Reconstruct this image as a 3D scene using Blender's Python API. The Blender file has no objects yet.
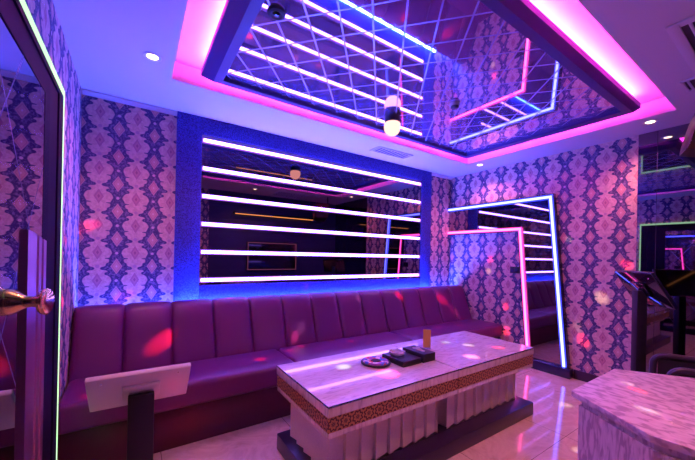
import bpy, bmesh, math, random
from mathutils import Vector, Matrix
random.seed(7)
S = bpy.context.scene
C = S.collection
EYE = 1.25                      # camera height; heights below are often given from the eye
def Z(h): return EYE + h
PI = math.pi

# ------------------------------------------------------------------ node helpers
class N:
    def __init__(s, name):
        s.m = bpy.data.materials.new(name); s.m.use_nodes = True
        s.t = s.m.node_tree; s.t.nodes.clear()
        s.out = s.t.nodes.new('ShaderNodeOutputMaterial')
    def node(s, typ, **k):
        n = s.t.nodes.new(typ)
        for a, b in k.items(): setattr(n, a, b)
        return n
    def link(s, a, b): s.t.links.new(a, b)
    def put(s, sock, v):
        if hasattr(v, 'is_output'): s.link(v, sock)
        elif isinstance(v, (tuple, list)) and len(v) == 3 and sock.type == 'RGBA': sock.default_value = (*v, 1)
        else: sock.default_value = v
    def math(s, op, a, b=0.0, c=0.0):
        n = s.node('ShaderNodeMath', operation=op)
        s.put(n.inputs[0], a); s.put(n.inputs[1], b); s.put(n.inputs[2], c)
        return n.outputs[0]
    def mix(s, f, a, b):
        n = s.node('ShaderNodeMix', data_type='RGBA')
        s.put(n.inputs[0], f); s.put(n.inputs[6], a); s.put(n.inputs[7], b)
        return n.outputs[2]
    def ramp(s, f, stops, interp='LINEAR'):
        n = s.node('ShaderNodeValToRGB'); n.color_ramp.interpolation = interp
        e = n.color_ramp.elements
        while len(e) < len(stops): e.new(0.5)
        for el, (p, c) in zip(e, stops):
            el.position = p; el.color = (c, c, c, 1) if isinstance(c, float) else (*c, 1)
        s.put(n.inputs[0], f)
        return n.outputs[0]
    def pos(s, kind='Object'):
        n = s.node('ShaderNodeTexCoord'); return n.outputs[kind]
    def xyz(s, v):
        n = s.node('ShaderNodeSeparateXYZ'); s.link(v, n.inputs[0]); return n.outputs
    def scale(s, v, k, rot=(0, 0, 0)):
        n = s.node('ShaderNodeMapping'); s.link(v, n.inputs[0]); n.inputs['Scale'].default_value = k; n.inputs['Rotation'].default_value = rot
        return n.outputs[0]
    def noise(s, v, sc, det=3, rough=.5, dist=0):
        n = s.node('ShaderNodeTexNoise'); s.link(v, n.inputs['Vector'])
        n.inputs['Scale'].default_value = sc; n.inputs['Detail'].default_value = det
        n.inputs['Roughness'].default_value = rough; n.inputs['Distortion'].default_value = dist
        return n.outputs[0]
    def bsdf(s, col, rough=.5, metal=0., spec=.5, coat=0., emis=None, es=0., bump=None, bs=.2, bd=.01):
        b = s.node('ShaderNodeBsdfPrincipled')
        s.put(b.inputs['Base Color'], col); s.put(b.inputs['Roughness'], rough); s.put(b.inputs['Metallic'], metal)
        b.inputs['Specular IOR Level'].default_value = spec; b.inputs['Coat Weight'].default_value = coat
        b.inputs['Coat Roughness'].default_value = .03
        if emis: b.inputs['Emission Color'].default_value = (*emis, 1); b.inputs['Emission Strength'].default_value = es
        if bump is not None:
            n = s.node('ShaderNodeBump'); n.inputs['Strength'].default_value = bs; n.inputs['Distance'].default_value = bd
            s.link(bump, n.inputs['Height']); s.link(n.outputs[0], b.inputs['Normal'])
        s.b = b
        return b.outputs[0]
    def done(s, sh): s.link(sh, s.out.inputs[0]); return s.m

def plain(name, col, rough=.5, metal=0., spec=.5, coat=0., noise=0.0, sc=30):
    n = N(name)
    c = col
    if noise:
        f = n.noise(n.pos(), sc)
        c = n.mix(f, tuple(x*(1-noise) for x in col), tuple(min(1, x*(1+noise)) for x in col))
    return n.done(n.bsdf(c, rough, metal, spec, coat))
def glow(name, col, st):
    n = N(name)
    e = n.node('ShaderNodeEmission'); e.inputs[0].default_value = (*col, 1); e.inputs[1].default_value = st
    return n.done(e.outputs[0])

def wallpaper(name, axis, P, ph, Q, z0):
    n = N(name)
    p = n.xyz(n.pos()); u = n.math('DIVIDE', n.math('SUBTRACT', p[axis], ph), P)
    a = n.math('ABSOLUTE', n.math('SUBTRACT', n.math('FRACT', n.math('ADD', u, 200.5)), .5))
    v = n.math('DIVIDE', n.math('SUBTRACT', z0, p[2]), Q)
    t = n.math('FRACT', n.math('ADD', v, 100.0))
    b = n.math('ABSOLUTE', n.math('SUBTRACT', n.math('FRACT', n.math('ADD', v, 100.5)), .5))
    w = n.ramp(t, [(0, .30), (.02, .36), (.04, .40), (.08, .415), (.11, .40), (.13, .36), (.142, .27), (.17, .225), (.20, .22), (.22, .28), (.25, .30), (.285, .30), (.31, .275), (.33, .21), (.38, .16), (.45, .125), (.52, .11),
                   (.58, .135), (.64, .16), (.69, .18), (.705, .29), (.725, .29), (.74, .19), (.80, .18), (.86, .20), (.885, .25), (.92, .27), (.955, .265), (1, .30)], 'LINEAR')
    fine = n.noise(n.pos(), 62, 2, .5, .8); mid = n.noise(n.pos(), 42, 2, .6)
    w2 = n.math('ADD', n.math('ADD', w, .028), n.math('MULTIPLY', n.math('SUBTRACT', mid, .5), .04))
    dark = n.math('MULTIPLY', n.math('SUBTRACT', w2, a), 40.0); dark.node.use_clamp = True
    def diamond(aa, bb, hw, hh):
        return n.math('ADD', n.math('DIVIDE', aa, hw), n.math('DIVIDE', bb, hh))
    def step(x, lim, k=18.0):
        r = n.math('MULTIPLY', n.math('SUBTRACT', lim, x), k); r.node.use_clamp = True; return r
    a2 = n.math('SUBTRACT', .5, a); b2 = n.math('SUBTRACT', .5, b)
    d1 = diamond(a, b, .165, .30); d2 = diamond(a2, b2, .135, .27)
    light = n.mix(n.ramp(mid, [(.42, 0.0), (.6, 1.0)]), (.66, .44, .38), (.80, .58, .50))
    # small medallions of the pale columns
    c = n.mix(step(d2, 1.0), light, (.52, .25, .30))
    c = n.mix(step(d2, .62), c, (.62, .33, .31))
    c = n.mix(step(d2, .30), c, (.40, .16, .22))
    dot2 = n.math('SQRT', n.math('ADD', n.math('POWER', n.math('MULTIPLY', a2, P), 2), n.math('POWER', n.math('MULTIPLY', b, Q), 2)))
    c = n.mix(step(dot2, .014, 300), c, (.55, .33, .40))
    # dark scroll columns
    lace = n.ramp(fine, [(.45, 0.0), (.62, 1.0)])
    dk = n.mix(n.math('MULTIPLY', lace, .8), (.055, .048, .14), (.29, .24, .36))
    edge = n.math('MULTIPLY', n.math('SUBTRACT', n.math('SUBTRACT', w2, .05), a), 30.0); edge.node.use_clamp = True
    dk = n.mix(edge, (.06, .052, .155), dk)
    c = n.mix(dark, c, dk)
    c = n.mix(step(d1, 1.0), c, (.66, .40, .37))
    c = n.mix(step(d1, .80), c, (.55, .27, .27))
    c = n.mix(step(d1, .66), c, (.68, .40, .35))
    c = n.mix(step(d1, .18), c, (.85, .66, .60))
    bd = n.math('SUBTRACT', t, .52)
    dot = n.math('SQRT', n.math('ADD', n.math('POWER', n.math('MULTIPLY', a, P), 2), n.math('POWER', n.math('MULTIPLY', bd, Q), 2)))
    c = n.mix(step(dot, .012, 300), c, (.72, .55, .56))
    return n.done(n.bsdf(c, .55, 0, .3, bump=dark, bs=.12, bd=.002))

def mirror(name, tint, rough=.015, haze=0.0, lines=None, hw=.007, linecol=(.5, .5, .9)):
    n = N(name)
    g = n.node('ShaderNodeBsdfGlossy'); g.inputs[0].default_value = (*tint, 1); g.inputs[1].default_value = rough
    sh = g.outputs[0]
    if haze:
        d = n.node('ShaderNodeBsdfDiffuse'); d.inputs[0].default_value = (.46, .32, .80, 1)  # violet haze over the reflections, painted in as diffuse colour
        f = n.noise(n.pos(), 5, 5, .65, 1.2); m = n.node('ShaderNodeMixShader')
        n.link(n.math('MULTIPLY', n.ramp(f, [(.25, 0.72), (.75, 1.0)]), haze), m.inputs[0])
        n.link(sh, m.inputs[1]); n.link(d.outputs[0], m.inputs[2]); sh = m.outputs[0]
    if lines:
        p = n.xyz(n.pos()); tot = None
        for (ca, i, cb, j, off, per) in lines:
            o = n.math('ADD', n.math('MULTIPLY', p[i], ca), n.math('MULTIPLY', p[j], cb))
            q = n.math('DIVIDE', n.math('SUBTRACT', o, off), per)
            dd = n.math('MULTIPLY', n.math('ABSOLUTE', n.math('SUBTRACT', n.math('FRACT', n.math('ADD', q, 50.5)), .5)), per)
            s_ = n.math('LESS_THAN', dd, hw)
            tot = s_ if tot is None else n.math('MAXIMUM', tot, s_)
        b = n.bsdf(linecol, .25, .35, .5); m = n.node('ShaderNodeMixShader')
        n.link(tot, m.inputs[0]); n.link(sh, m.inputs[1]); n.link(b, m.inputs[2]); sh = m.outputs[0]
    return n.done(sh)

def marble_mat(name, stretch, spots=False):
    n = N(name); v = n.scale(n.pos(), stretch)
    f = n.noise(v, 9, 2 if spots else 5, .5 if spots else .6, .4 if spots else .8); f2 = n.noise(v, 30, 3, .6)
    if spots:
        c = n.ramp(f, [(.41, (.36, .25, .34)), (.49, (.62, .48, .56)), (.62, (.74, .61, .68))])
    else:
        c = n.ramp(f, [(.30, (.46, .38, .42)), (.48, (.74, .66, .68)), (.70, (.84, .79, .80))])
    c = n.mix(n.math('MULTIPLY', f2, .35), c, (.52, .43, .48))
    return n.done(n.bsdf(c, .12 if not spots else .38, 0, .5, .6 if not spots else .05))

def floor_mat():
    n = N('floor_marble'); p = n.pos(); q = n.xyz(p)
    f = n.noise(p, 3.2, 6, .62, 1.6); f2 = n.noise(p, 14, 3, .6, .6)
    c = n.ramp(f, [(.30, (.58, .43, .35)), (.47, (.80, .66, .56)), (.55, (.68, .53, .44)), (.72, (.86, .74, .64))])
    c = n.mix(n.math('MULTIPLY', f2, .3), c, (.60, .46, .38))
    j = None
    for ax, off in ((0, .155), (1, .18)):
        r = n.math('ABSOLUTE', n.math('SUBTRACT', n.math('FRACT', n.math('ADD', n.math('DIVIDE', n.math('SUBTRACT', q[ax], off), .8), 20.5)), .5))
        s_ = n.math('LESS_THAN', r, .0024); j = s_ if j is None else n.math('MAXIMUM', j, s_)
    c = n.mix(j, c, (.22, .15, .13))
    return n.done(n.bsdf(c, .10, 0, .5, .25))

def gold_mat():
    n = N('gold_medallion_band'); p = n.xyz(n.pos())
    s = n.math('ADD', p[0], p[1])          # runs along either side of the table
    P_, H = .072, .070
    u = n.math('MULTIPLY', n.math('SUBTRACT', n.math('FRACT', n.math('ADD', n.math('DIVIDE', s, P_), 50.)), .5), P_)
    w = n.math('SUBTRACT', p[2], .4375)
    r = n.math('SQRT', n.math('ADD', n.math('POWER', u, 2), n.math('POWER', w, 2)))
    th = n.math('ARCTAN2', w, u)
    pet = n.math('MULTIPLY', n.math('COSINE', n.math('MULTIPLY', th, 8)), .004)
    rr = n.math('ADD', r, pet)
    k = n.math('SINE', n.math('MULTIPLY', rr, 2*PI/.022))
    m = n.math('GREATER_THAN', k, .25)
    c = n.mix(m, (.44, .22, .085), (.07, .022, .016))
    return n.done(n.bsdf(c, 0.38, 0, .5, bump=k, bs=.5, bd=.002))

def suede_mat():
    n = N('blue_suede'); f = n.noise(n.pos(), 130, 2, .7)
    c = n.ramp(f, [(.38, (.02, .024, .15)), (.62, (.06, .08, .50))])
    return n.done(n.bsdf(c, .75, 0, .25, bump=f, bs=.6, bd=.004))
def leather(name, col):
    n = N(name); f = n.noise(n.pos(), 220, 2, .6)
    return n.done(n.bsdf(col, .38, 0, .45, bump=f, bs=.10, bd=.002))
def disc_mat():
    n = N('mottled_ring'); v = n.node('ShaderNodeTexVoronoi'); n.link(n.pos(), v.inputs['Vector']); v.inputs['Scale'].default_value = 38
    h = n.xyz(v.outputs['Color'])
    c = n.ramp(h[0], [(0, (.10, .16, .60)), (.30, (.65, .07, .10)), (.55, (.75, .66, .70)), (.8, (.30, .10, .42))], 'CONSTANT')
    return n.done(n.bsdf(c, .6, 0, .2))
def glass_clear(name, refl=.06, tint=(.93, .95, .97)):
    n = N(name); t = n.node('ShaderNodeBsdfTransparent'); t.inputs[0].default_value = (*tint, 1)
    g = n.node('ShaderNodeBsdfGlossy'); g.inputs[1].default_value = .02
    m = n.node('ShaderNodeMixShader'); m.inputs[0].default_value = refl
    n.link(t.outputs[0], m.inputs[1]); n.link(g.outputs[0], m.inputs[2]); return n.done(m.outputs[0])
def crystal():
    n = N('cut_crystal'); o = n.bsdf((.92, .86, .95), .12, 0, .8); n.b.inputs['Transmission Weight'].default_value = .55
    return n.done(o)

LAV = (.50, .36, 1.0)
M = dict(
    paper_x=wallpaper('wallpaper_damask', 0, .236, .118, .214, Z(.306)),
    paper_y=wallpaper('wallpaper_damask_side', 1, .243, 1.0625, .224, Z(.243)),
    floor=floor_mat(), paint=plain('white_paint', (.62, .60, .64), .6, noise=.02, sc=4),
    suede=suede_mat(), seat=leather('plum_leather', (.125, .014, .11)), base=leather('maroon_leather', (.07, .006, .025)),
    pipe=plain('dark_piping', (.10, .012, .05), .5),
    dark=plain('dark_lacquer', (.018, .012, .05), .25, 0, .5, .3), darkwall=plain('navy_panel', (.02, .02, .09), .45),
    plinth=plain('indigo_lacquer', (.016, .010, .035), .3, 0, .5, .1),
    frame=plain('indigo_frame', (.035, .025, .16), .42), black=plain('black_plastic', (.012, .011, .016), .45, 0, .4),
    gloss=plain('black_gloss', (.010, .009, .018), .08, 0, .6, .6), softblack=plain('black_vinyl', (.03, .022, .045), .4),
    rubber=plain('black_rubber', (.01, .01, .012), .7), steel=plain('chrome', (.75, .72, .76), .12, 1.), stile=plain('brushed_stile', (.40, .17, .28), .33, .8), alu=plain('aluminium_channel', (.35, .28, .45), .3, 1.),
    brass=plain('brass', (.80, .58, .22), .16, 1.), white=plain('white_plastic', (.80, .76, .78), .35), grey=plain('grey_plastic', (.45, .42, .46), .45),
    marble_top=marble_mat('veined_top', (1.2, 6, 1)), marble_side=marble_mat('veined_side', (5, 5, .8)),
    counter_top=marble_mat('mottled_top', (4.6, 2.6, 4), True), counter_side=marble_mat('mottled_side', (8, 8, 1.6), True),
    flute=plain('pale_stone', (.82, .70, .66), .55, noise=.10, sc=90), gold=gold_mat(), disc=disc_mat(), crystal=crystal(),
    ceil_mirror=mirror('grooved_mirror', (.86, .80, .92), 0.02, .27, [(.7466, 0, .665, 1, 1.479, .174), (-.766, 0, .643, 1, .229, .164)], .0052, (.45, .42, .75)),
    wall_glass=mirror('smoked_mirror', (.25, .21, .25), .012),
    seven_glass=mirror('dark_mirror', (.36, .33, .42), .015),
    left_mirror=mirror('bevelled_mirror', (.58, .54, .64), .012, 0, [(.80, 1, .60, 2, .10, .36), (-.80, 1, .60, 2, .05, .36)], .003, (.22, .2, .42)),
    right_mirror=mirror('dark_tinted_mirror', (.24, .21, .30), .012, 0, [(1, 1, 0, 2, .81, .60)], .0018, (.05, .04, .08)),
    led_white=glow('lavender_white_light', (.25, .13, 1.0), 17.0), led_blue=glow('blue_light', (.10, .11, 1.0), 8.0),
    led_pink=glow('pink_light', (1.0, .07, .42), 6.0), led_deep=glow('deep_blue_light', (.03, .085, 1.0), 240.0),
    led_magenta=glow('magenta_light', (1.0, .035, .48), 200.0), led_green=glow('pale_green_light', (.50, .95, .45), 1.3),
    warm=glow('warm_lamp', (1.0, .72, .40), 9.0), dome=glow('lamp_dome', (1.0, .40, .34), 1.7), halo_blue=glow('blue_tube_halo', (.05, .06, 1.0), 1.6), halo_pink=glow('pink_tube_halo', (1.0, .04, .36), 1.0), halo_white=glow('violet_strip_halo', (.42, .12, .9), .7),  # halo materials imitate the coloured glow around the tubes by dim emission
    tv=plain('screen_glass', (.008, .008, .015), .08, 0, .5, .5), tvedge=glow('pink_screen_edge', (1.0, .25, .5), .5), orange=glow('amber_strip', (1.0, .38, .08), 3.0),
    card=plain('amber_card', (.62, .36, .10), .35), tissue=plain('white_tissue', (.85, .82, .84), .8), clear=glass_clear('door_glass', .003),
    bronze=plain('bronze_shell', (.09, .06, .03), .35, .6), skirting=plain('dark_skirting', (.05, .02, .045), .4), grille=plain('grille_dark', (.05, .04, .07), .6),
    matt=plain('matt_indigo', (.012, .008, .03), .7, 0, .08),
    vent=plain('vent_paint', (.62, .60, .66), .5),
)

# ------------------------------------------------------------------ mesh helpers
class MB:
    def __init__(s): s.bm = bmesh.new()
    def _take(s, t, mat=None):
        if mat is not None: bmesh.ops.transform(t, matrix=mat, verts=t.verts)
        bmesh.ops.recalc_face_normals(t, faces=t.faces)
        me = bpy.data.meshes.new('tmp'); t.to_mesh(me); t.free(); s.bm.from_mesh(me); bpy.data.meshes.remove(me)
        return s
    def box(s, x0, x1, y0, y1, z0, z1, bev=0, seg=2, mat=None):
        t = bmesh.new(); bmesh.ops.create_cube(t, size=1)
        for v in t.verts:
            v.co = Vector(((x0+x1)/2+v.co.x*(x1-x0), (y0+y1)/2+v.co.y*(y1-y0), (z0+z1)/2+v.co.z*(z1-z0)))
        if bev: bmesh.ops.bevel(t, geom=list(t.edges), offset=bev, segments=seg, profile=.5, affect='EDGES')
        return s._take(t, mat)
    def prism(s, pts, d, axis='z', a=0, bev=0, seg=2, mat=None):
        """polygon pts extruded along an axis from a to a+d"""
        t = bmesh.new()
        def P(p, h): return {'z': (p[0], p[1], h), 'x': (h, p[0], p[1]), 'y': (p[0], h, p[1])}[axis]
        lo = [t.verts.new(P(p, a)) for p in pts]; hi = [t.verts.new(P(p, a+d)) for p in pts]
        t.faces.new(lo); t.faces.new(hi)
        for i in range(len(pts)):
            j = (i+1) % len(pts); t.faces.new((lo[i], lo[j], hi[j], hi[i]))
        if bev: bmesh.ops.bevel(t, geom=list(t.edges), offset=bev, segments=seg, profile=.5, affect='EDGES')
        return s._take(t, mat)
    def lathe(s, prof, n=32, mat=None):
        t = bmesh.new(); rings = []
        for r, z in prof:
            rings.append([t.verts.new((0, 0, z))] if r < 1e-6 else [t.verts.new((r*math.cos(2*PI*k/n), r*math.sin(2*PI*k/n), z)) for k in range(n)])
        for A, B in zip(rings, rings[1:]):
            for k in range(n):
                l = (k+1) % n
                if len(A) == 1 and len(B) == 1: continue
                if len(A) == 1: t.faces.new((A[0], B[k], B[l]))
                elif len(B) == 1: t.faces.new((A[k], A[l], B[0]))
                else: t.faces.new((A[k], A[l], B[l], B[k]))
        return s._take(t, mat)
    def tube(s, pts, r, n=10, closed=False, mat=None):
        t = bmesh.new(); pts = [Vector(p) for p in pts]; rings = []; m = len(pts)
        up = None
        for i, p in enumerate(pts):
            a = pts[(i-1) % m] if closed or i > 0 else p; b = pts[(i+1) % m] if closed or i < m-1 else p
            d = (b-a).normalized()
            if up is None: up = d.orthogonal().normalized()
            up = (up - d*up.dot(d)).normalized(); sd = d.cross(up)
            rr = r[i] if isinstance(r, (list, tuple)) else r
            rings.append([t.verts.new(p+up*rr*math.cos(2*PI*k/n)+sd*rr*math.sin(2*PI*k/n)) for k in range(n)])
        for i in range(m if closed else m-1):
            A, B = rings[i], rings[(i+1) % m]
            for k in range(n): t.faces.new((A[k], A[(k+1) % n], B[(k+1) % n], B[k]))
        if not closed: t.faces.new(rings[0]); t.faces.new(rings[-1])
        return s._take(t, mat)
    def build(s, name, m, parent=None, smooth=True, ang=35):
        me = bpy.data.meshes.new(name); s.bm.to_mesh(me); s.bm.free()
        me.materials.append(m)
        if smooth:
            for p in me.polygons: p.use_smooth = True
            me.set_sharp_from_angle(angle=math.radians(ang))
        o = bpy.data.objects.new(name, me); C.objects.link(o)
        if parent: o.parent = parent
        return o
def thing(name, label, cat, loc=(0, 0, 0), rz=0, group=None):
    o = bpy.data.objects.new(name, None); C.objects.link(o); o.location = loc; o.rotation_euler = (0, 0, rz)
    o.empty_display_size = .1; o['label'] = label; o['category'] = cat; o['kind'] = 'thing'
    if group: o['group'] = group
    return o
def struct(o, label=None):
    o['kind'] = 'structure'
    if label: o['label'] = label
    return o
def rot(axis, a): return Matrix.Rotation(a, 4, axis)
def tr(x, y, z): return Matrix.Translation((x, y, z))
def rrect(w, h, r, n=6):
    pts = []
    for cx, cy, a0 in ((w/2-r, h/2-r, 0), (-w/2+r, h/2-r, PI/2), (-w/2+r, -h/2+r, PI), (w/2-r, -h/2+r, 1.5*PI)):
        pts += [(cx+r*math.cos(a0+PI/2*k/n), cy+r*math.sin(a0+PI/2*k/n)) for k in range(n+1)]
    return pts

# ------------------------------------------------------------------ the setting
XL, XR, YB, YR, H = -.345, 3.88, 3.05, -.25, Z(1.18)
struct(MB().box(XL-.15, XR+.15, -1.4, YB+.15, -.1, 0).build('floor', M['floor'], smooth=False))
struct(MB().box(XL-.1, XR+.1, YB, YB+.1, 0, 2.62).build('wall_back', M['paper_x'], smooth=False))
struct(MB().box(XL-.1, XL, -1.4, YB, 0, 2.62).build('wall_left', M['paper_y'], smooth=False))
struct(MB().box(XR, XR+.1, -1.4, YB, 0, 2.62).build('wall_right', M['paper_y'], smooth=False))
struct(MB().box(.75, 1.12, YR-.1, YR, 0, 2.62).build('wall_rear', M['paper_x'], smooth=False))
struct(MB().box(1.12, XR, YR-.1, YR, 0, 2.62).build('wall_rear', M['darkwall'], smooth=False))
struct(MB().box(XL, .75, YR-.1, YR, 2.12, 2.62).build('wall_rear', M['darkwall'], smooth=False))
struct(MB().box(XL, 1.5, -1.4, -1.3, 0, 2.62).build('wall_hall', M['darkwall'], smooth=False))
b = MB()
X0, X1, Y0, Y1, TOP = .187, 3.455, .62, 2.475, Z(1.305)
b.box(XL-.1, X0, -1.4, YB+.1, H, 2.62); b.box(X1, XR+.1, -1.4, YB+.1, H, 2.62)
b.box(X0, X1, -1.4, Y0, H, 2.62); b.box(X0, X1, Y1, YB+.1, H, 2.62); b.box(X0, X1, Y0, Y1, TOP, 2.62)
struct(b.build('ceiling', M['paint'], smooth=False))
struct(MB().prism([(YB, H), (YB, H-.028), (YB-.010, H-.028), (YB-.04, H-.008), (YB-.04, H)], .275-XL, 'x', XL).build('trim_1', M['paint']))
struct(MB().prism([(YB, H), (YB, H-.028), (YB-.010, H-.028), (YB-.04, H-.008), (YB-.04, H)], XR-3.40, 'x', 3.40).build('trim_2', M['paint']))
struct(MB().box(XR-.014, XR, .94, 1.425, 0, .095, .003).build('baseboard_right', M['skirting']))
struct(MB().box(XR-.014, XR, 1.86, 2.26, 0, .095, .003).build('baseboard_right', M['skirting']))
struct(MB().box(XL, XL+.014, 1.84, 2.26, 0, .095, .003).build('baseboard_left', M['skirting']))

# ------------------------------------------------------------------ mirror feature on the back wall, six light tubes
t = thing('feature_mirror', 'big smoked mirror crossed by six white light strips in wide blue frame behind the sofa', 'mirror', (1.84, YB, 0))
fx0, fx1, fz0, fz1 = .275-1.84, 3.40-1.84, Z(-.62), H
mx0, mx1, mz0, mz1 = .468-1.84, 3.215-1.84, Z(-.285), Z(1.035)
b = MB()
b.box(fx0, mx0, -.05, 0, fz0, fz1, .003); b.box(mx1, fx1, -.05, 0, fz0, fz1, .003)
b.box(mx0, mx1, -.05, 0, fz0, mz0, .003); b.box(mx0, mx1, -.05, 0, mz1, fz1, .003)
b.build('frame', M['suede'], t)
MB().box(mx0, mx1, -.034, -.002, mz0, mz1).build('mirror_glass', M['wall_glass'], t, False)
for z in (.981, .736, .494, .250, .005, -.242):
    s_ = MB().box(mx0+.004, mx1-.004, -.046, -.034, Z(z)-.022, Z(z)+.022, .002).build('light_strip', M['halo_white'], t)  # wider backing carries the violet halo as painted glow
    MB().box(mx0+.012, mx1-.04, -.060, -.046, Z(z)-.0135, Z(z)+.0135, .005).build('diffuser', M['led_white'], s_)
t2 = MB().box(.28, 3.40, 2.955, 2.9995, Z(-.47), Z(-.455), .003).box(-.30, .272, 3.01, 3.0495, Z(-.60), Z(-.585), .003).box(3.405, 3.80, 3.01, 3.0495, Z(-.60), Z(-.585), .003).build('light_strip', M['led_deep'])
t2['label'] = 'glowing deep blue light strip tucked behind the top of the sofa back'; t2['category'] = 'light strip'; t2['kind'] = 'thing'

# ------------------------------------------------------------------ sofa
t = thing('sofa', 'long plum leather banquette sofa with channelled back along the back wall', 'sofa', ((XL+XR)/2, 2.62, 0))
ox, oy = (XL+XR)/2, 2.62
sx0, sx1 = XL+.006, XR-.004
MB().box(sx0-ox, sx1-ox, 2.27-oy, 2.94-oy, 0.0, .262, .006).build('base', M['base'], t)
prof = [(2.63, .36), (2.655, .45), (2.70, .55), (2.735, .65), (2.765, .74), (2.79, .80), (2.82, .838), (2.86, .852), (2.905, .846), (2.935, .815), (2.938, .70), (2.938, .26), (2.63, .26)]
seams = [-.056+.302*k for k in range(0, 13)]
edges = [sx0] + [s for s in seams if sx0+.1 < s < sx1-.1] + [sx1]
for k in range(len(edges)-1):
    e0, e1 = edges[k], edges[k+1]
    tb = bmesh.new(); cols = []
    NS = 10
    for i in range(NS+1):
        f = i/NS; x = e0+(e1-e0)*(f*f*(3-2*f)*.35+f*.65)
        s_ = abs(2*f-1); bul = .014*(1-s_**6)-.006*(s_**16)
        col = []
        for j, (y, z) in enumerate(prof):
            n_ = Vector((-.94, .35)) if j < 5 else Vector((-.6, .8)) if j < 7 else Vector((0, .7)) if j < 9 else Vector((0, 0))
            if 11 <= j: n_ = Vector((0, 0))
            endr = 0
            col.append(tb.verts.new((x-ox, y+n_.x*bul-oy, z+n_.y*bul)))
        cols.append(col)
    for A, B in zip(cols, cols[1:]):
        for j in range(len(prof)):
            l = (j+1) % len(prof); tb.faces.new((A[j], A[l], B[l], B[j]))
    tb.faces.new(cols[0]); tb.faces.new(cols[-1])
    m_ = MB(); m_._take(tb); m_.build('back_channel', M['seat'], t, True, 60)
for e0, e1 in ((sx0, 1.05), (1.05, 2.35), (2.35, sx1)):
    m_ = MB(); m_.box(e0-ox+.002, e1-ox-.002, 2.205-oy, 2.66-oy, .265, .425, .035, 4)
    cu = m_.build('seat_cushion', M['seat'], t)

# ------------------------------------------------------------------ coffee table
TX, TY = 1.74, 1.61
t = thing('coffee_table', 'long marble topped table with gold medallion band on fluted pedestals', 'table', (TX, TY, 0))
MB().box(.775-TX, 2.685-TX, 1.262-TY, 1.925-TY, 0, .10, .006).build('plinth', M['plinth'], t)
def flute(x0, x1, y0, y1, pitch=.104, dep=.022):
    pts = []
    nx = max(1, round((x1-x0)/pitch)); ny = max(1, round((y1-y0)/pitch))
    for i in range(nx):                      # front side, saw-tooth folds
        a = x0+(x1-x0)*i/nx; b_ = x0+(x1-x0)*(i+1)/nx
        pts += [(a, y0), (b_-.002, y0+dep)]
    pts.append((x1, y0))
    for i in range(ny):
        a = y0+(y1-y0)*i/ny; b_ = y0+(y1-y0)*(i+1)/ny
        if i: pts += [(x1, a)]
        pts += [(x1-dep, b_-.002)]
    pts.append((x1, y1)); pts.append((x0, y1))
    for i in range(ny):
        a = y1-(y1-y0)*i/ny; b_ = y1-(y1-y0)*(i+1)/ny
        if i: pts += [(x0, a)]
        pts += [(x0+dep, b_+.002)]
    return pts
for x0, x1 in ((.835, 1.665), (1.755, 2.615)):
    MB().prism(flute(x0-TX, x1-TX, 1.375-TY, 1.85-TY), .272, 'z', .10).build('pedestal', M['flute'], t, False)
for x0, x1 in ((.772, 1.7475), (1.7525, 2.715)):
    y0, y1 = 1.283, 1.94
    ap = MB().box(x0-TX, x1-TX, y0-TY, y1-TY, .475, .523, .002).build('apron', M['marble_side'], t)
    MB().box(x0-TX+.003, x1-TX-(.003 if x1 > 2 else 0), y0-TY+.003, y1-TY-.003, .400, .475).build('gold_band', M['gold'], t, False)
    MB().box(x0-TX+.004, x1-TX-.004, y0-TY+.004, y1-TY-.004, .370, .400, .003).build('lower_rim', M['marble_side'], t)
    gt = MB().box(x0-TX-(.002 if x0 < 1 else 0), x1-TX+(.002 if x1 > 2 else 0), y0-TY-.003, y1-TY+.003, .523, .5285, .001).build('edge_line', M['gloss'], t)
    MB().box(x0-TX+.002, x1-TX-.002, y0-TY+.003, y1-TY-.003, .5285, .531).build('table_top', M['marble_top'], t, False)
TT = .531

# ------------------------------------------------------------------ things on the table
t = thing('serving_tray', 'round black tray with a mottled coloured ring near the front of the table', 'tray', (1.350, 1.642, TT))
MB().lathe([(0, 0), (.088, 0), (.098, .004), (.100, .012), (.096, .016), (0, .016)], 48).build('tray_base', M['black'], t)
MB().lathe([(.034, .016), (.036, .022), (.080, .024), (.086, .016)], 48).build('coloured_ring', M['disc'], t)
MB().lathe([(0, .024), (.030, .024), (.034, .016), (0, .016)], 32).build('hub', M['rubber'], t)
t = thing('storage_box', 'low wide black box carrying the glass ashtray', 'box', (1.5375, 1.5925, TT))
MB().box(-.086, .086, -.105, .105, 0, .026, .003).build('box_body', M['black'], t)
MB().box(-.087, .087, -.106, .106, .0265, .036, .003).build('lid', M['black'], t)
t = thing('ashtray', 'cut crystal ashtray on the low wide black box', 'ashtray', (1.525, 1.625, TT+.036))
m_ = MB(); pr = [(0, 0), (.040, 0), (.052, .010), (.056, .026), (.050, .028), (.042, .012), (.030, .008), (0, .008)]
m_.lathe(pr, 12); m_.build('bowl', M['crystal'], t, False)
for k in range(4):
    a = PI/4+PI/2*k
    MB().box(-.007, .007, -.006, .006, .0265, .031, .002, 2, tr(.052*math.cos(a), .052*math.sin(a), 0) @ rot('Z', a)).build('rest_notch', M['crystal'], t)
t = thing('tissue_box', 'taller narrow black tissue box with white tissue showing from its top', 'tissue box', (1.693, 1.5825, TT))
MB().box(-.060, .060, -.1025, .1025, 0, .058, .004).build('box_body', M['black'], t)
MB().prism(rrect(.03, .11, .014), .002, 'z', .058).build('slot_rim', M['grey'], t)
tb = bmesh.new(); g = [[tb.verts.new((.022*math.sin(i*1.3+j)*.35+(j-2)*.006, -.045+.09*i/8, .059+.020*math.sin(PI*i/8)*(1-abs(j-2)/2.2)+.003*math.sin(i*2.1+j*1.7))) for j in range(5)] for i in range(9)]
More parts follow.
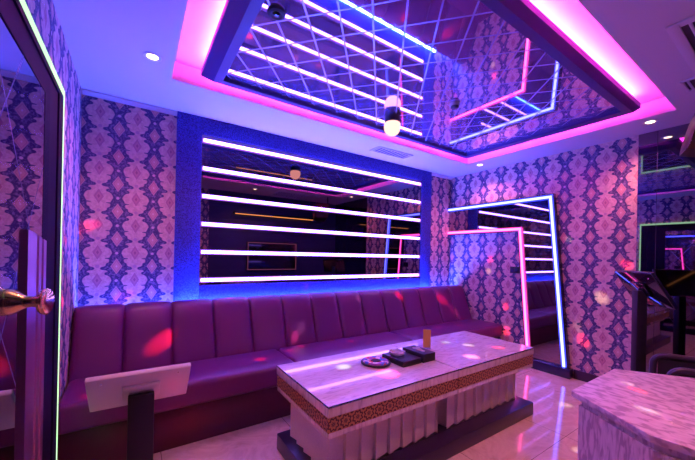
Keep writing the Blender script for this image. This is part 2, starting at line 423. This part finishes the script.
for i in range(8):
    for j in range(4): tb.faces.new((g[i][j], g[i+1][j], g[i+1][j+1], g[i][j+1]))
bmesh.ops.solidify(tb, geom=list(tb.faces), thickness=.0012)
m_ = MB(); m_._take(tb); m_.build('tissue', M['tissue'], t)
t = thing('menu_card', 'upright amber menu card standing behind the black tissue box', 'card', (1.915, 1.705, TT), -.62)
MB().box(-.034, .034, -.018, .018, 0, .008, .002).build('stand_base', M['clear'], t)
MB().box(-.030, .030, -.004, .004, .008, .150, .001).build('card', M['card'], t)

# ------------------------------------------------------------------ touch-screen consoles
def console(name, label, c, phi, tilt, L, W, post_w, shell, postm, th, screen, baselen):
    e = Vector((math.cos(phi), math.sin(phi), 0)); s_ = Vector((-math.sin(phi)*math.cos(tilt), math.cos(phi)*math.cos(tilt), -math.sin(tilt)))
    n_ = e.cross(s_)
    if n_.z < 0: n_ = -n_
    t = thing(name, label, 'touch screen stand', (c[0], c[1], 0))
    R = Matrix((e, s_, e.cross(s_))).transposed().to_4x4(); sg = 1 if e.cross(s_).z > 0 else -1
    top = Matrix.Translation((0, 0, c[2])) @ R
    z0, z1 = (-th, 0) if sg > 0 else (0, th)
    MB().box(-L/2, L/2, -W/2, W/2, z0, z1, .006, 3, top).build('screen_housing', shell, t)
    q0, q1 = (0, .001) if sg > 0 else (-.001, 0)
    MB().box(-L/2+.018, L/2-.018, -W/2+.018, W/2-.018, q0, q1, 0, 2, top).build('screen', screen, t)
    u0, u1 = (-th-.016, -th) if sg > 0 else (th, th+.016)
    MB().box(-.075, .075, -.055, .055, u0, u1, .004, 2, top).build('bracket', shell, t)
    # post under the bracket
    back = -e.cross(s_)*sg*(th+.015)
    px, py, pz = back.x, back.y, c[2]+back.z
    P_ = tr(px, py, 0) @ rot('Z', phi)
    MB().box(-post_w/2, post_w/2, -.034, .034, .012, pz-.005, .004, 2, P_).build('post', postm, t)
    MB().box(-baselen, baselen, -.15, .15, 0, .012, .004, 2, P_).build('foot_plate', postm, t)
    for k in (-1, 1):
        MB().lathe([(0, -.003), (.003, -.003), (.004, 0), (0, 0)], 10, top @ tr(.15*k, -.10, (z0 if sg > 0 else z1+.003))).build('screw', M['steel'], t)
    return t
console('touch_screen_stand', 'white song screen seen from behind on a black post before the sofa', (.038, 1.827, Z(-.648)), -.021, .847, .408, .275, .105, M['white'], M['black'], .024, M['tv'], .16)
console('touch_screen_stand', 'glossy black tilted screen on a slim black post by the right wall', (3.249, .734, Z(-.195)), -2.36, 1.023, .417, .293, .062, M['gloss'], M['black'], .026, M['tv'], .15)

# ------------------------------------------------------------------ seven-shaped mirror on the right wall
t = thing('wall_mirror', 'tall seven-shaped dark mirror edged by blue and pink light tubes on the right wall', 'mirror', (XR, 2.0, 0))
def Y(y): return y-2.0
gp = [(YB-.002, .70), (1.675, .70), (1.50, -1.15), (1.875, -1.15), (2.0, .36), (YB-.002, .36)]
MB().prism([(Y(y), Z(z)) for y, z in gp], .030, 'x', -.032).build('mirror_glass', M['seven_glass'], t, False)
fo = [(YB-.002, .735), (1.635, .735), (1.455, -1.15), (1.50, -1.15), (1.675, .70), (YB-.002, .70)]
MB().prism([(Y(y), Z(z)) for y, z in fo], .045, 'x', -.045).build('outer_frame', M['dark'], t, False)
fi = [(YB-.002, .36), (2.0, .36), (1.875, -1.15), (1.905, -1.15), (2.03, .33), (YB-.002, .33)]
MB().prism([(Y(y), Z(z)) for y, z in fi], .045, 'x', -.045).build('inner_frame', M['dark'], t, False)
def strip(path, w, x0, x1, name, m, par):
    b_ = MB()
    for (a, c_) in zip(path, path[1:]):
        a, c_ = Vector(a), Vector(c_); d = (c_-a).normalized(); n_ = Vector((-d.y, d.x))*w/2
        a2 = a - d*w/2 if a != Vector(path[0]) else a; c2 = c_ + d*w/2 if (c_ != Vector(path[-1])) else c_
        b_.prism([tuple(a2-n_), tuple(c2-n_), tuple(c2+n_), tuple(a2+n_)], x1-x0, 'x', x0, .004, 2)
    return b_.build(name, m, par)
strip([(Y(YB-.004), Z(.700)), (Y(1.668), Z(.700)), (Y(1.500), Z(-1.145))], .050, -.0505, -.046, 'blue_tube_halo', M['halo_blue'], t)  # blue halo beside the tube, painted as a dim glowing band
strip([(Y(YB-.004), Z(.362)), (Y(1.998), Z(.362)), (Y(1.874), Z(-1.145))], .046, -.0505, -.046, 'pink_tube_halo', M['halo_pink'], t)  # pink halo, likewise a painted glow around the tube
strip([(Y(YB-.004), Z(.700)), (Y(1.668), Z(.700)), (Y(1.500), Z(-1.145))], .026, -.056, -.030, 'blue_light_tube', M['led_blue'], t)
strip([(Y(YB-.004), Z(.362)), (Y(1.998), Z(.362)), (Y(1.874), Z(-1.145))], .025, -.056, -.030, 'pink_light_tube', M['led_pink'], t)
MB().box(-.085, 0, Y(1.43), Y(1.92), 0, .10, .005).build('base_block', M['dark'], t)
t = thing('wall_switch', 'small dark switch plate on wallpaper beside the pink light tube', 'switch', (XR, 2.075, Z(-.135)))
MB().box(-.010, 0, -.055, .055, -.04, .04, .003).build('switch_plate', M['black'], t)
for k in (-1, 1): MB().box(-.014, -.009, .025*k-.018, .025*k+.018, -.022, .022, .002).build('rocker', M['dark'], t)

# ------------------------------------------------------------------ LED-edged bevelled mirror on the left wall
t = thing('wall_mirror', 'diamond grooved mirror in a dark ridged frame with pale green light edge on left wall', 'mirror', (XL, 0, 0))
fx = -.275-XL
y0_, yo, yi, zo, zi = YR+.002, 1.905, 1.55, Z(.716), Z(.562)
MB().prism([(.002, y0_), (fx-.010, y0_), (fx-.002, yi), (.002, yi)], zi-.1, 'z', .1).build('mirror_glass', M['left_mirror'], t, False)
b = MB()
nr = 4
for k in range(nr):
    f0, f1 = k/nr, (k+1)/nr; d_ = fx-.001-(.006 if k in (1, 2) else 0)
    ya, yb_ = yi+(yo-.022-yi)*f0, yi+(yo-.022-yi)*f1; za, zb = zi+(zo-.022-zi)*f0, zi+(zo-.022-zi)*f1
    b.box(0, d_, ya, yb_, 0, zb); b.box(0, d_, y0_, ya, za, zb)
b.box(0, fx-.004, y0_, yi, 0, .1)
b.build('frame', M['matt'], t, False)
b = MB(); b.box(fx-.012, fx, yo-.020, yo, 0.0, zo, .003); b.box(fx-.012, fx, y0_, yo-.020, zo-.034, zo, .003)
b.build('light_strip', M['led_green'], t)

# ------------------------------------------------------------------ open glass door beside the camera
d = bpy.data.objects.new('door_1', None); C.objects.link(d); d.location = (-.16, YR, 0); struct(d, 'open clear glass door with brass knob and chrome lock stile at the left edge')
yy = lambda y: y-YR
MB().box(-.005, .005, .01, yy(.915), .01, 2.10, .001).build('door_glass', M['clear'], d)
pts = [(-.006, yy(.765)), (-.006, yy(.885))]
for k in range(3):
    a = yy(.885-.038*k); pts += [(.009, a), (.009, a-.022), (.006, a-.026), (.006, a-.034)]
lb = MB(); lb.prism(pts[:2]+pts[2:-2]+[(.006, yy(.765))], Z(.03)-.30, 'z', .30)
lp = lb.build('lock_stile', M['stile'], d)
for v in lp.data.vertices:
    if v.co.z > 1: v.co.z = Z(.0375)-.0245*(v.co.y-yy(.738))/.175
kb = Vector((.006, yy(.585), Z(-.069)))
MB().lathe([(0, 0), (.024, 0), (.024, .006), (.017, .010), (.0175, .018), (.0160, .026), (.0085, .038), (.0065, .046), (.0075, .052), (.0165, .058), (.0175, .061), (.014, .063), (0, .063)], 28, Matrix.Translation(kb) @ rot('Z', -.30) @ rot('Y', PI/2)).build('door_knob', M['brass'], d)
MB().box(-.02, .02, -.02, .01, 0.01, 2.1, .003).build('hinge_rail', M['dark'], d)

# ------------------------------------------------------------------ dark mirror cladding beside the counter
t = MB().box(XR-.012, XR, YR+.002, .94, 0, H-.002).build('mirror_panel', M['right_mirror'], None, False)
t['label'] = 'dark tinted mirror panel covering the end of the right wall behind the black screen'; t['category'] = 'mirror'; t['kind'] = 'thing'

# ------------------------------------------------------------------ counter
t = thing('counter', 'pale mottled marble counter with clipped corners in the lower right', 'counter', (1.63, .215, 0))
ct = [(1.40, .522), (1.858, .522), (2.03, .285), (2.03, .12), (1.86, -.10), (1.40, -.10), (1.258, .12), (1.243, .265)]
loc = [(x-1.63, y-.215) for x, y in ct]
MB().prism(loc, .022, 'z', Z(-.5)-.022, .003).build('counter_top', M['counter_top'], t)
MB().prism([(x*.93, y*.90) for x, y in loc], .028, 'z', Z(-.5)-.05).build('shadow_rail', M['counter_side'], t, False)
MB().prism([(x*.95, y*.93) for x, y in loc], Z(-.5)-.05-.06, 'z', .06).build('counter_body', M['counter_side'], t, False)
MB().prism([(x*.90, y*.86) for x, y in loc], .06, 'z', 0).build('kick_plinth', M['dark'], t, False)

# ------------------------------------------------------------------ armchair behind the counter
t = thing('armchair', 'small black armchair with rounded loop arms between counter and right wall', 'chair', (2.79, .35, 0), .42)
TOPZ = Z(-.60)
for k in (-1, 1):
    w_, h_ = .40, .36
    pts = [(k*.165, p[0], TOPZ-.012-h_/2+p[1]) for p in rrect(w_, h_, .06)]
    MB().tube(pts, .019, 10, True).build('arm_loop', M['softblack'], t)
    MB().box(k*.165-.008, k*.165+.008, -w_/2+.022, w_/2-.022, TOPZ-h_+.02, TOPZ-.032, .006).build('arm_panel', M['black'], t)
    for j in (-1, 1):
        MB().tube([(k*.165, j*.155, 0), (k*.165, j*.155, TOPZ-h_-.015)], [.011, .015], 10).build('leg', M['black'], t)
MB().box(-.148, .148, -.18, .19, .36, .45, .025, 3).build('seat', M['softblack'], t)
MB().box(-.18, .18, -.285, -.225, .37, .80, .025, 3).build('backrest', M['softblack'], t)

# ------------------------------------------------------------------ hanging loudspeaker
t = thing('hanging_speaker', 'dark bronze loudspeaker hung from the ceiling at the right edge', 'speaker', (3.12, .385, Z(.86)), .35)
MT = rot('X', .25)
pf = rrect(.34, .30, .07, 6)
pf = [(x*(1-.22*(.15-y)/.3), y) for x, y in pf]
MB().prism(pf, .22, 'y', -.11, .012, 2, MT).build('cabinet', M['bronze'], t)
MB().prism([(x*.86, y*.86) for x, y in pf], .008, 'y', -.118, 0, 2, MT).build('grille', M['grille'], t)
MB().tube([(-.165, 0, .02), (-.182, 0, .02)], .013, 12, False, MT).build('side_bolt', M['steel'], t)
MB().tube([(-.15, 0, .02), (-.18, 0, .02), (-.18, 0, .19), (.18, 0, .19), (.18, 0, .02), (.15, 0, .02)], .008, 8).build('yoke', M['black'], t)
MB().tube([(.14, 0, .19), (.14, 0, H-Z(.86))], .012, 10).build('hanger_rod', M['black'], t)

# ------------------------------------------------------------------ hanging mirror ceiling
t = thing('ceiling_mirror', 'large grooved mirror ceiling panel in dark blue frame hung in the pink lit recess', 'ceiling mirror', (0, 0, 0))
px0, px1, py0, py1 = .352, 3.262, .785, 2.355      # outermost lip
LIP = (.352, 3.262, .785, 2.355); BOT = (.423, 3.215, .818, 2.310); INN = (.476, 3.135, .868, 2.262)   # left, right, near, far
prof = [(LIP, 1.240), (LIP, 1.203), (BOT, 1.166), (INN, 1.166), (INN, 1.206), (BOT, 1.240)]
tb = bmesh.new(); rings = []
for (a, b_, c_, d_), z in prof:
    rings.append([tb.verts.new((x, y, Z(z))) for x, y in ((a, c_), (b_, c_), (b_, d_), (a, d_))])
for i in range(len(rings)):
    A, B = rings[i], rings[(i+1) % len(rings)]
    for k in range(4): tb.faces.new((A[k], A[(k+1) % 4], B[(k+1) % 4], B[k]))
m_ = MB(); m_._take(tb); m_.build('frame', M['frame'], t, False)
MB().box(INN[0], INN[1], INN[2], INN[3], Z(1.195), Z(1.204)).build('mirror_glass', M['ceil_mirror'], t, False)
MB().box(px0+.20, px1-.20, py0+.20, py1-.20, Z(1.2045), Z(1.3045)).build('backing_box', M['frame'], t, False)
e = .03
for x0, x1, y0, y1 in ((px0+e, px0+e+.02, py0+e, py1-e), (px1-e-.02, px1-e, py0+e, py1-e), (px0+.06, px1-.06, py0+e, py0+e+.02), (px0+.06, px1-.06, py1-e-.02, py1-e)):
    MB().box(x0, x1, y0, y1, Z(1.240), Z(1.250)).build('light_strip', M['led_magenta'], t, False)

MZ = Z(1.195)
t = thing('disco_lamp', 'small black cylinder party lamp with glowing dome hanging from mirror ceiling', 'lamp', (1.80, 2.035, MZ))
MB().lathe([(0, 0), (.062, 0), (.066, -.006), (.066, -.056), (.060, -.060), (0, -.060)], 32).build('housing', M['black'], t)
MB().lathe([(.060, -.058), (.068, -.066), (.070, -.095), (.066, -.120), (.054, -.144), (.036, -.159), (.015, -.167), (0, -.168)], 32).build('lens_dome', M['dome'], t)
for (x, y, r) in ((.56, 1.505, .042),):
    t = thing('ceiling_speaker', 'small round dark fixture near the left edge of the mirror ceiling', 'ceiling fixture', (x, y, MZ))
    MB().lathe([(0, -.010), (.020, -.010), (.030, -.016), (r, -.012), (r+.004, 0), (0, 0)], 24).build('ring', M['black'], t)
    MB().lathe([(0, -.022), (.012, -.020), (.019, -.010), (0, -.010)], 18).build('lens', M['gloss'], t)
t = thing('smoke_detector', 'small round smoke detector on mirror ceiling right of the party lamp', 'smoke detector', (2.04, 1.585, MZ))
MB().lathe([(0, 0), (.038, 0), (.040, -.010), (.036, -.020), (0, -.020)], 24).build('base', M['grey'], t)
MB().lathe([(0, -.020), (.030, -.020), (.030, -.030), (.022, -.038), (0, -.040)], 24).build('sensor_cap', M['softblack'], t)

# ------------------------------------------------------------------ downlights and vents in the lowered ceiling
for x, y, lab in ((.068, 2.26, 'recessed round downlight in the ceiling left of the mirror ceiling'), (3.59, 2.39, 'recessed downlight in the ceiling near the far right corner'), (3.585, .80, 'recessed downlight in the ceiling above the black screen stand'),
                  (.068, .80, 'recessed downlight in the ceiling nearest the diamond grooved mirror'), (1.80, .28, 'added unseen downlight in the ceiling between the counter and the mirror ceiling')):  # last entry is added out of view to brighten the table front
    t = thing('downlight', lab, 'downlight', (x, y, H), 0, 'ceiling downlights')
    MB().lathe([(.030, 0), (.048, 0), (.050, -.003), (.046, -.007), (.032, -.005)], 32).build('trim_ring', M['white'], t)
    MB().lathe([(0, -.0025), (.030, -.0025), (.030, 0), (0, 0)], 24).build('lamp_face', M['warm'], t)
    l = bpy.data.lights.new('downlight_beam', 'SPOT'); l.energy = {2.26: 22, 2.39: 18, .80: 26}.get(y, 55) if (x, y) != (.068, .80) else 22; l.color = (1, .30, .32); l.spot_size = 2.3; l.spot_blend = .8; l.shadow_soft_size = .03
    o = bpy.data.objects.new('downlight_beam', l); C.objects.link(o); o.location = (x, y, H-.02)
def vent(name, lab, x0, x1, y0, y1, along, n, border=.02, dark='grille'):
    t = thing(name, lab, 'vent', ((x0+x1)/2, (y0+y1)/2, H))
    w, h = (x1-x0)/2, (y1-y0)/2; b = MB()
    b.box(-w, w, -h, -h+border, -.010, 0, .002); b.box(-w, w, h-border, h, -.010, 0, .002)
    b.box(-w, -w+border, -h+border, h-border, -.010, 0, .002); b.box(w-border, w, -h+border, h-border, -.010, 0, .002)
    b.build('frame', M['vent'], t)
    MB().box(-w+border, w-border, -h+border, h-border, -.0015, 0).build('duct', M[dark], t, False)
    for k in range(n):
        f = (k+.5)/n; s_ = MB()
        if along == 'x': yk = -h+border+f*2*(h-border); s_.box(-w+border, w-border, yk-.006, yk+.006, -.009, -.002, .001)
        else: xk = -w+border+f*2*(w-border); s_.box(xk-.004, xk+.004, -h+border, h-border, -.009, -.002, .001)
        s_.build('slat', M['vent'], t)
vent('air_vent', 'narrow slatted air vent in the ceiling above the blue mirror frame', 2.15, 2.66, 2.63, 2.80, 'y', 11)
vent('air_conditioner_grille', 'large slatted air conditioner grille in the ceiling at the top right', 2.19, 2.86, -.12, .44, 'x', 7, .045)
vent('return_vent', 'small plain vent beside the large ceiling grille', 2.93, 3.13, .30, .515, 'x', 5, .015)

# ------------------------------------------------------------------ television on the rear wall (seen in the mirrors)
t = thing('television', 'flat television with thin pink lit edge on the navy rear wall', 'television', (2.35, YR, Z(-.05)))
MB().box(-.53, .53, .001, .05, -.29, .29, .006).build('casing', M['black'], t)
MB().box(-.50, .50, .05, .053, -.26, .26).build('screen', M['tv'], t, False)
b = MB()
b.box(-.515, .515, .0505, .055, .262, .272); b.box(-.515, .515, .0505, .055, -.272, -.262); b.box(-.515, -.505, .0505, .055, -.262, .262); b.box(.505, .515, .0505, .055, -.262, .262)
b.build('lit_edge', M['tvedge'], t, False)
t = thing('wall_shelf', 'slim dark shelf with amber strip light above the television', 'shelf', (2.40, YR, Z(.765)))
MB().box(-.85, .85, 0, .10, 0, .03, .003).build('shelf_board', M['dark'], t)
MB().box(-.83, .83, .085, .097, -.014, 0).build('strip_light', M['orange'], t, False)

# ------------------------------------------------------------------ coloured beams of the party lamp
src = Vector((1.80, 2.035, Z(1.0)))
RED, WHT, GRN, YEL, PNK = (1, .03, .05), (1, .85, .8), (.75, 1, .6), (1, .75, .35), (1, .2, .35)
F_, CX, CY, yaw, roll = 316.0, 347.5, 255.5, .9787, .0208
v_ = Vector((math.cos(yaw), math.sin(yaw), 0)); r0 = Vector((math.sin(yaw), -math.cos(yaw), 0)); u0 = Vector((0, 0, 1))
r_ = r0*math.cos(roll)+u0*math.sin(roll); u_ = u0*math.cos(roll)-r0*math.sin(roll)
beams = [  # target point, colour, power, cone (degrees)
    ((-.30, 3.04, Z(.18)), RED, 9, 2.2), ((-.06, 3.04, Z(-.36)), RED, 6, 2.0),
    ((XL, 2.50, Z(.07)), RED, 8, 1.8), ((XL, 2.45, Z(-.30)), RED, 6, 1.8),
    ((.22, 2.68, .63), RED, 26, 3.2), ((.68, 2.86, .85), RED, 8, 2.0), ((.80, 2.84, .84), WHT, 5, 2.2),
    ((.33, 2.40, .425), RED, 0, 2.6), ((-.14, 2.30, .425), RED, 18, 3.0), ((.83, 2.42, .425), RED, 14, 2.4),
    ((1.22, 2.67, .47), PNK, 7, 2.4), ((1.30, 2.69, .56), WHT, 5, 2.8), ((1.25, 2.58, .425), RED, 10, 2.2), ((1.12, 2.52, .425), RED, 9, 2.0),
    ((1.74, 2.50, .425), RED, 10, 2.2), ((2.00, 2.50, .425), WHT, 6, 2.4), ((2.02, 2.78, .78), WHT, 7, 2.8), ((2.62, 2.78, .78), RED, 14, 3.0), ((3.35, 2.74, .70), RED, 16, 3.2), ((3.5, 2.68, .57), PNK, 6, 2.8),
    ((3.30, 2.42, .425), RED, 8, 2.2), ((3.0, 2.5, .425), PNK, 6, 2.2),
    ((1.30, 1.46, TT), RED, 14, 4.2), ((1.13, 1.70, TT), GRN, 7, 3.2), ((2.05, 1.40, TT), PNK, 8, 3.4), ((2.30, 1.60, TT), WHT, 6, 3.0), ((2.45, 1.43, TT), RED, 8, 2.8), ((2.20, 1.75, TT), GRN, 4, 2.8),
    ((1.62, 1.36, TT), WHT, 0, 2.6),
    ((XR, 3.00, Z(-.03)), RED, 5, 1.8), ((XR, 2.40, Z(-.01)), RED, 9, 2.0), ((XR, 2.42, Z(-.17)), YEL, 6, 2.0), ((XR, 2.75, Z(-.20)), YEL, 3, 1.8),
    ((XR, 1.01, Z(-.03)), RED, 14, 2.0), ((XR, 1.35, Z(-.83)), RED, 14, 2.2), ((XR, 1.20, Z(-.37)), YEL, 9, 2.6), ((XR, 1.40, Z(-.70)), YEL, 3, 2.2), ((XR, 2.16, Z(-.90)), RED, 12, 2.0), ((XR, 1.50, Z(.22)), YEL, 6, 1.8), ((XR, .99, Z(-.20)), YEL, 5, 1.6),
    ((XR, 2.18, Z(-.60)), RED, 8, 1.8),
    ((1.63, .385, Z(-.5)), RED, 11, 1.1), ((1.68, .425, Z(-.5)), WHT, 8, 1.0), ((1.44, .315, Z(-.5)), WHT, 9, 1.2), ((1.56, .18, Z(-.5)), RED, 10, 1.1),
    ((2.45, .85, 0), WHT, 7, 2.2), ((2.25, .72, 0), RED, 7, 2.2), ((.25, 1.95, 0), RED, 26, 4.2), ((3.1, 1.2, 0), WHT, 7, 2.4),
    ((1.50, 3.0, Z(-.34)), RED, 4, 1.8),
]
for tgt, col, pw, ang in beams:
    if not pw: continue
    l = bpy.data.lights.new('party_beam', 'SPOT'); l.energy = pw*(60. if col is RED or col is PNK else 20.); l.color = col; l.spot_size = math.radians(ang*1.2); l.spot_blend = 1.0; l.shadow_soft_size = .002
    o = bpy.data.objects.new('party_beam', l); C.objects.link(o)
    dd = (Vector(tgt)-src).normalized(); o.location = src+dd*.03
    o.rotation_euler = dd.to_track_quat('-Z', 'Y').to_euler()

# ------------------------------------------------------------------ world, camera, colour management
w = bpy.data.worlds.new('world'); S.world = w; w.use_nodes = True
w.node_tree.nodes['Background'].inputs[0].default_value = (.05, .03, .10, 1); w.node_tree.nodes['Background'].inputs[1].default_value = .1
cam = bpy.data.cameras.new('camera'); co = bpy.data.objects.new('camera', cam); C.objects.link(co); S.camera = co
cam.sensor_width = 36; cam.lens = F_*36/695; cam.shift_y = (CY-230)/695; cam.clip_start = .02
co.matrix_world = Matrix(((r_.x, u_.x, -v_.x, 0), (r_.y, u_.y, -v_.y, 0), (r_.z, u_.z, -v_.z, EYE), (0, 0, 0, 1)))
S.view_settings.view_transform = 'Standard'; S.view_settings.look = 'None'; S.view_settings.gamma = 1; S.view_settings.use_curve_mapping = False
S.view_settings.exposure = 0.55
S.cycles.use_denoising = True; S.cycles.max_bounces = 12; S.cycles.glossy_bounces = 8; S.cycles.diffuse_bounces = 4; S.cycles.transparent_max_bounces = 12
S.cycles.sample_clamp_indirect = 6
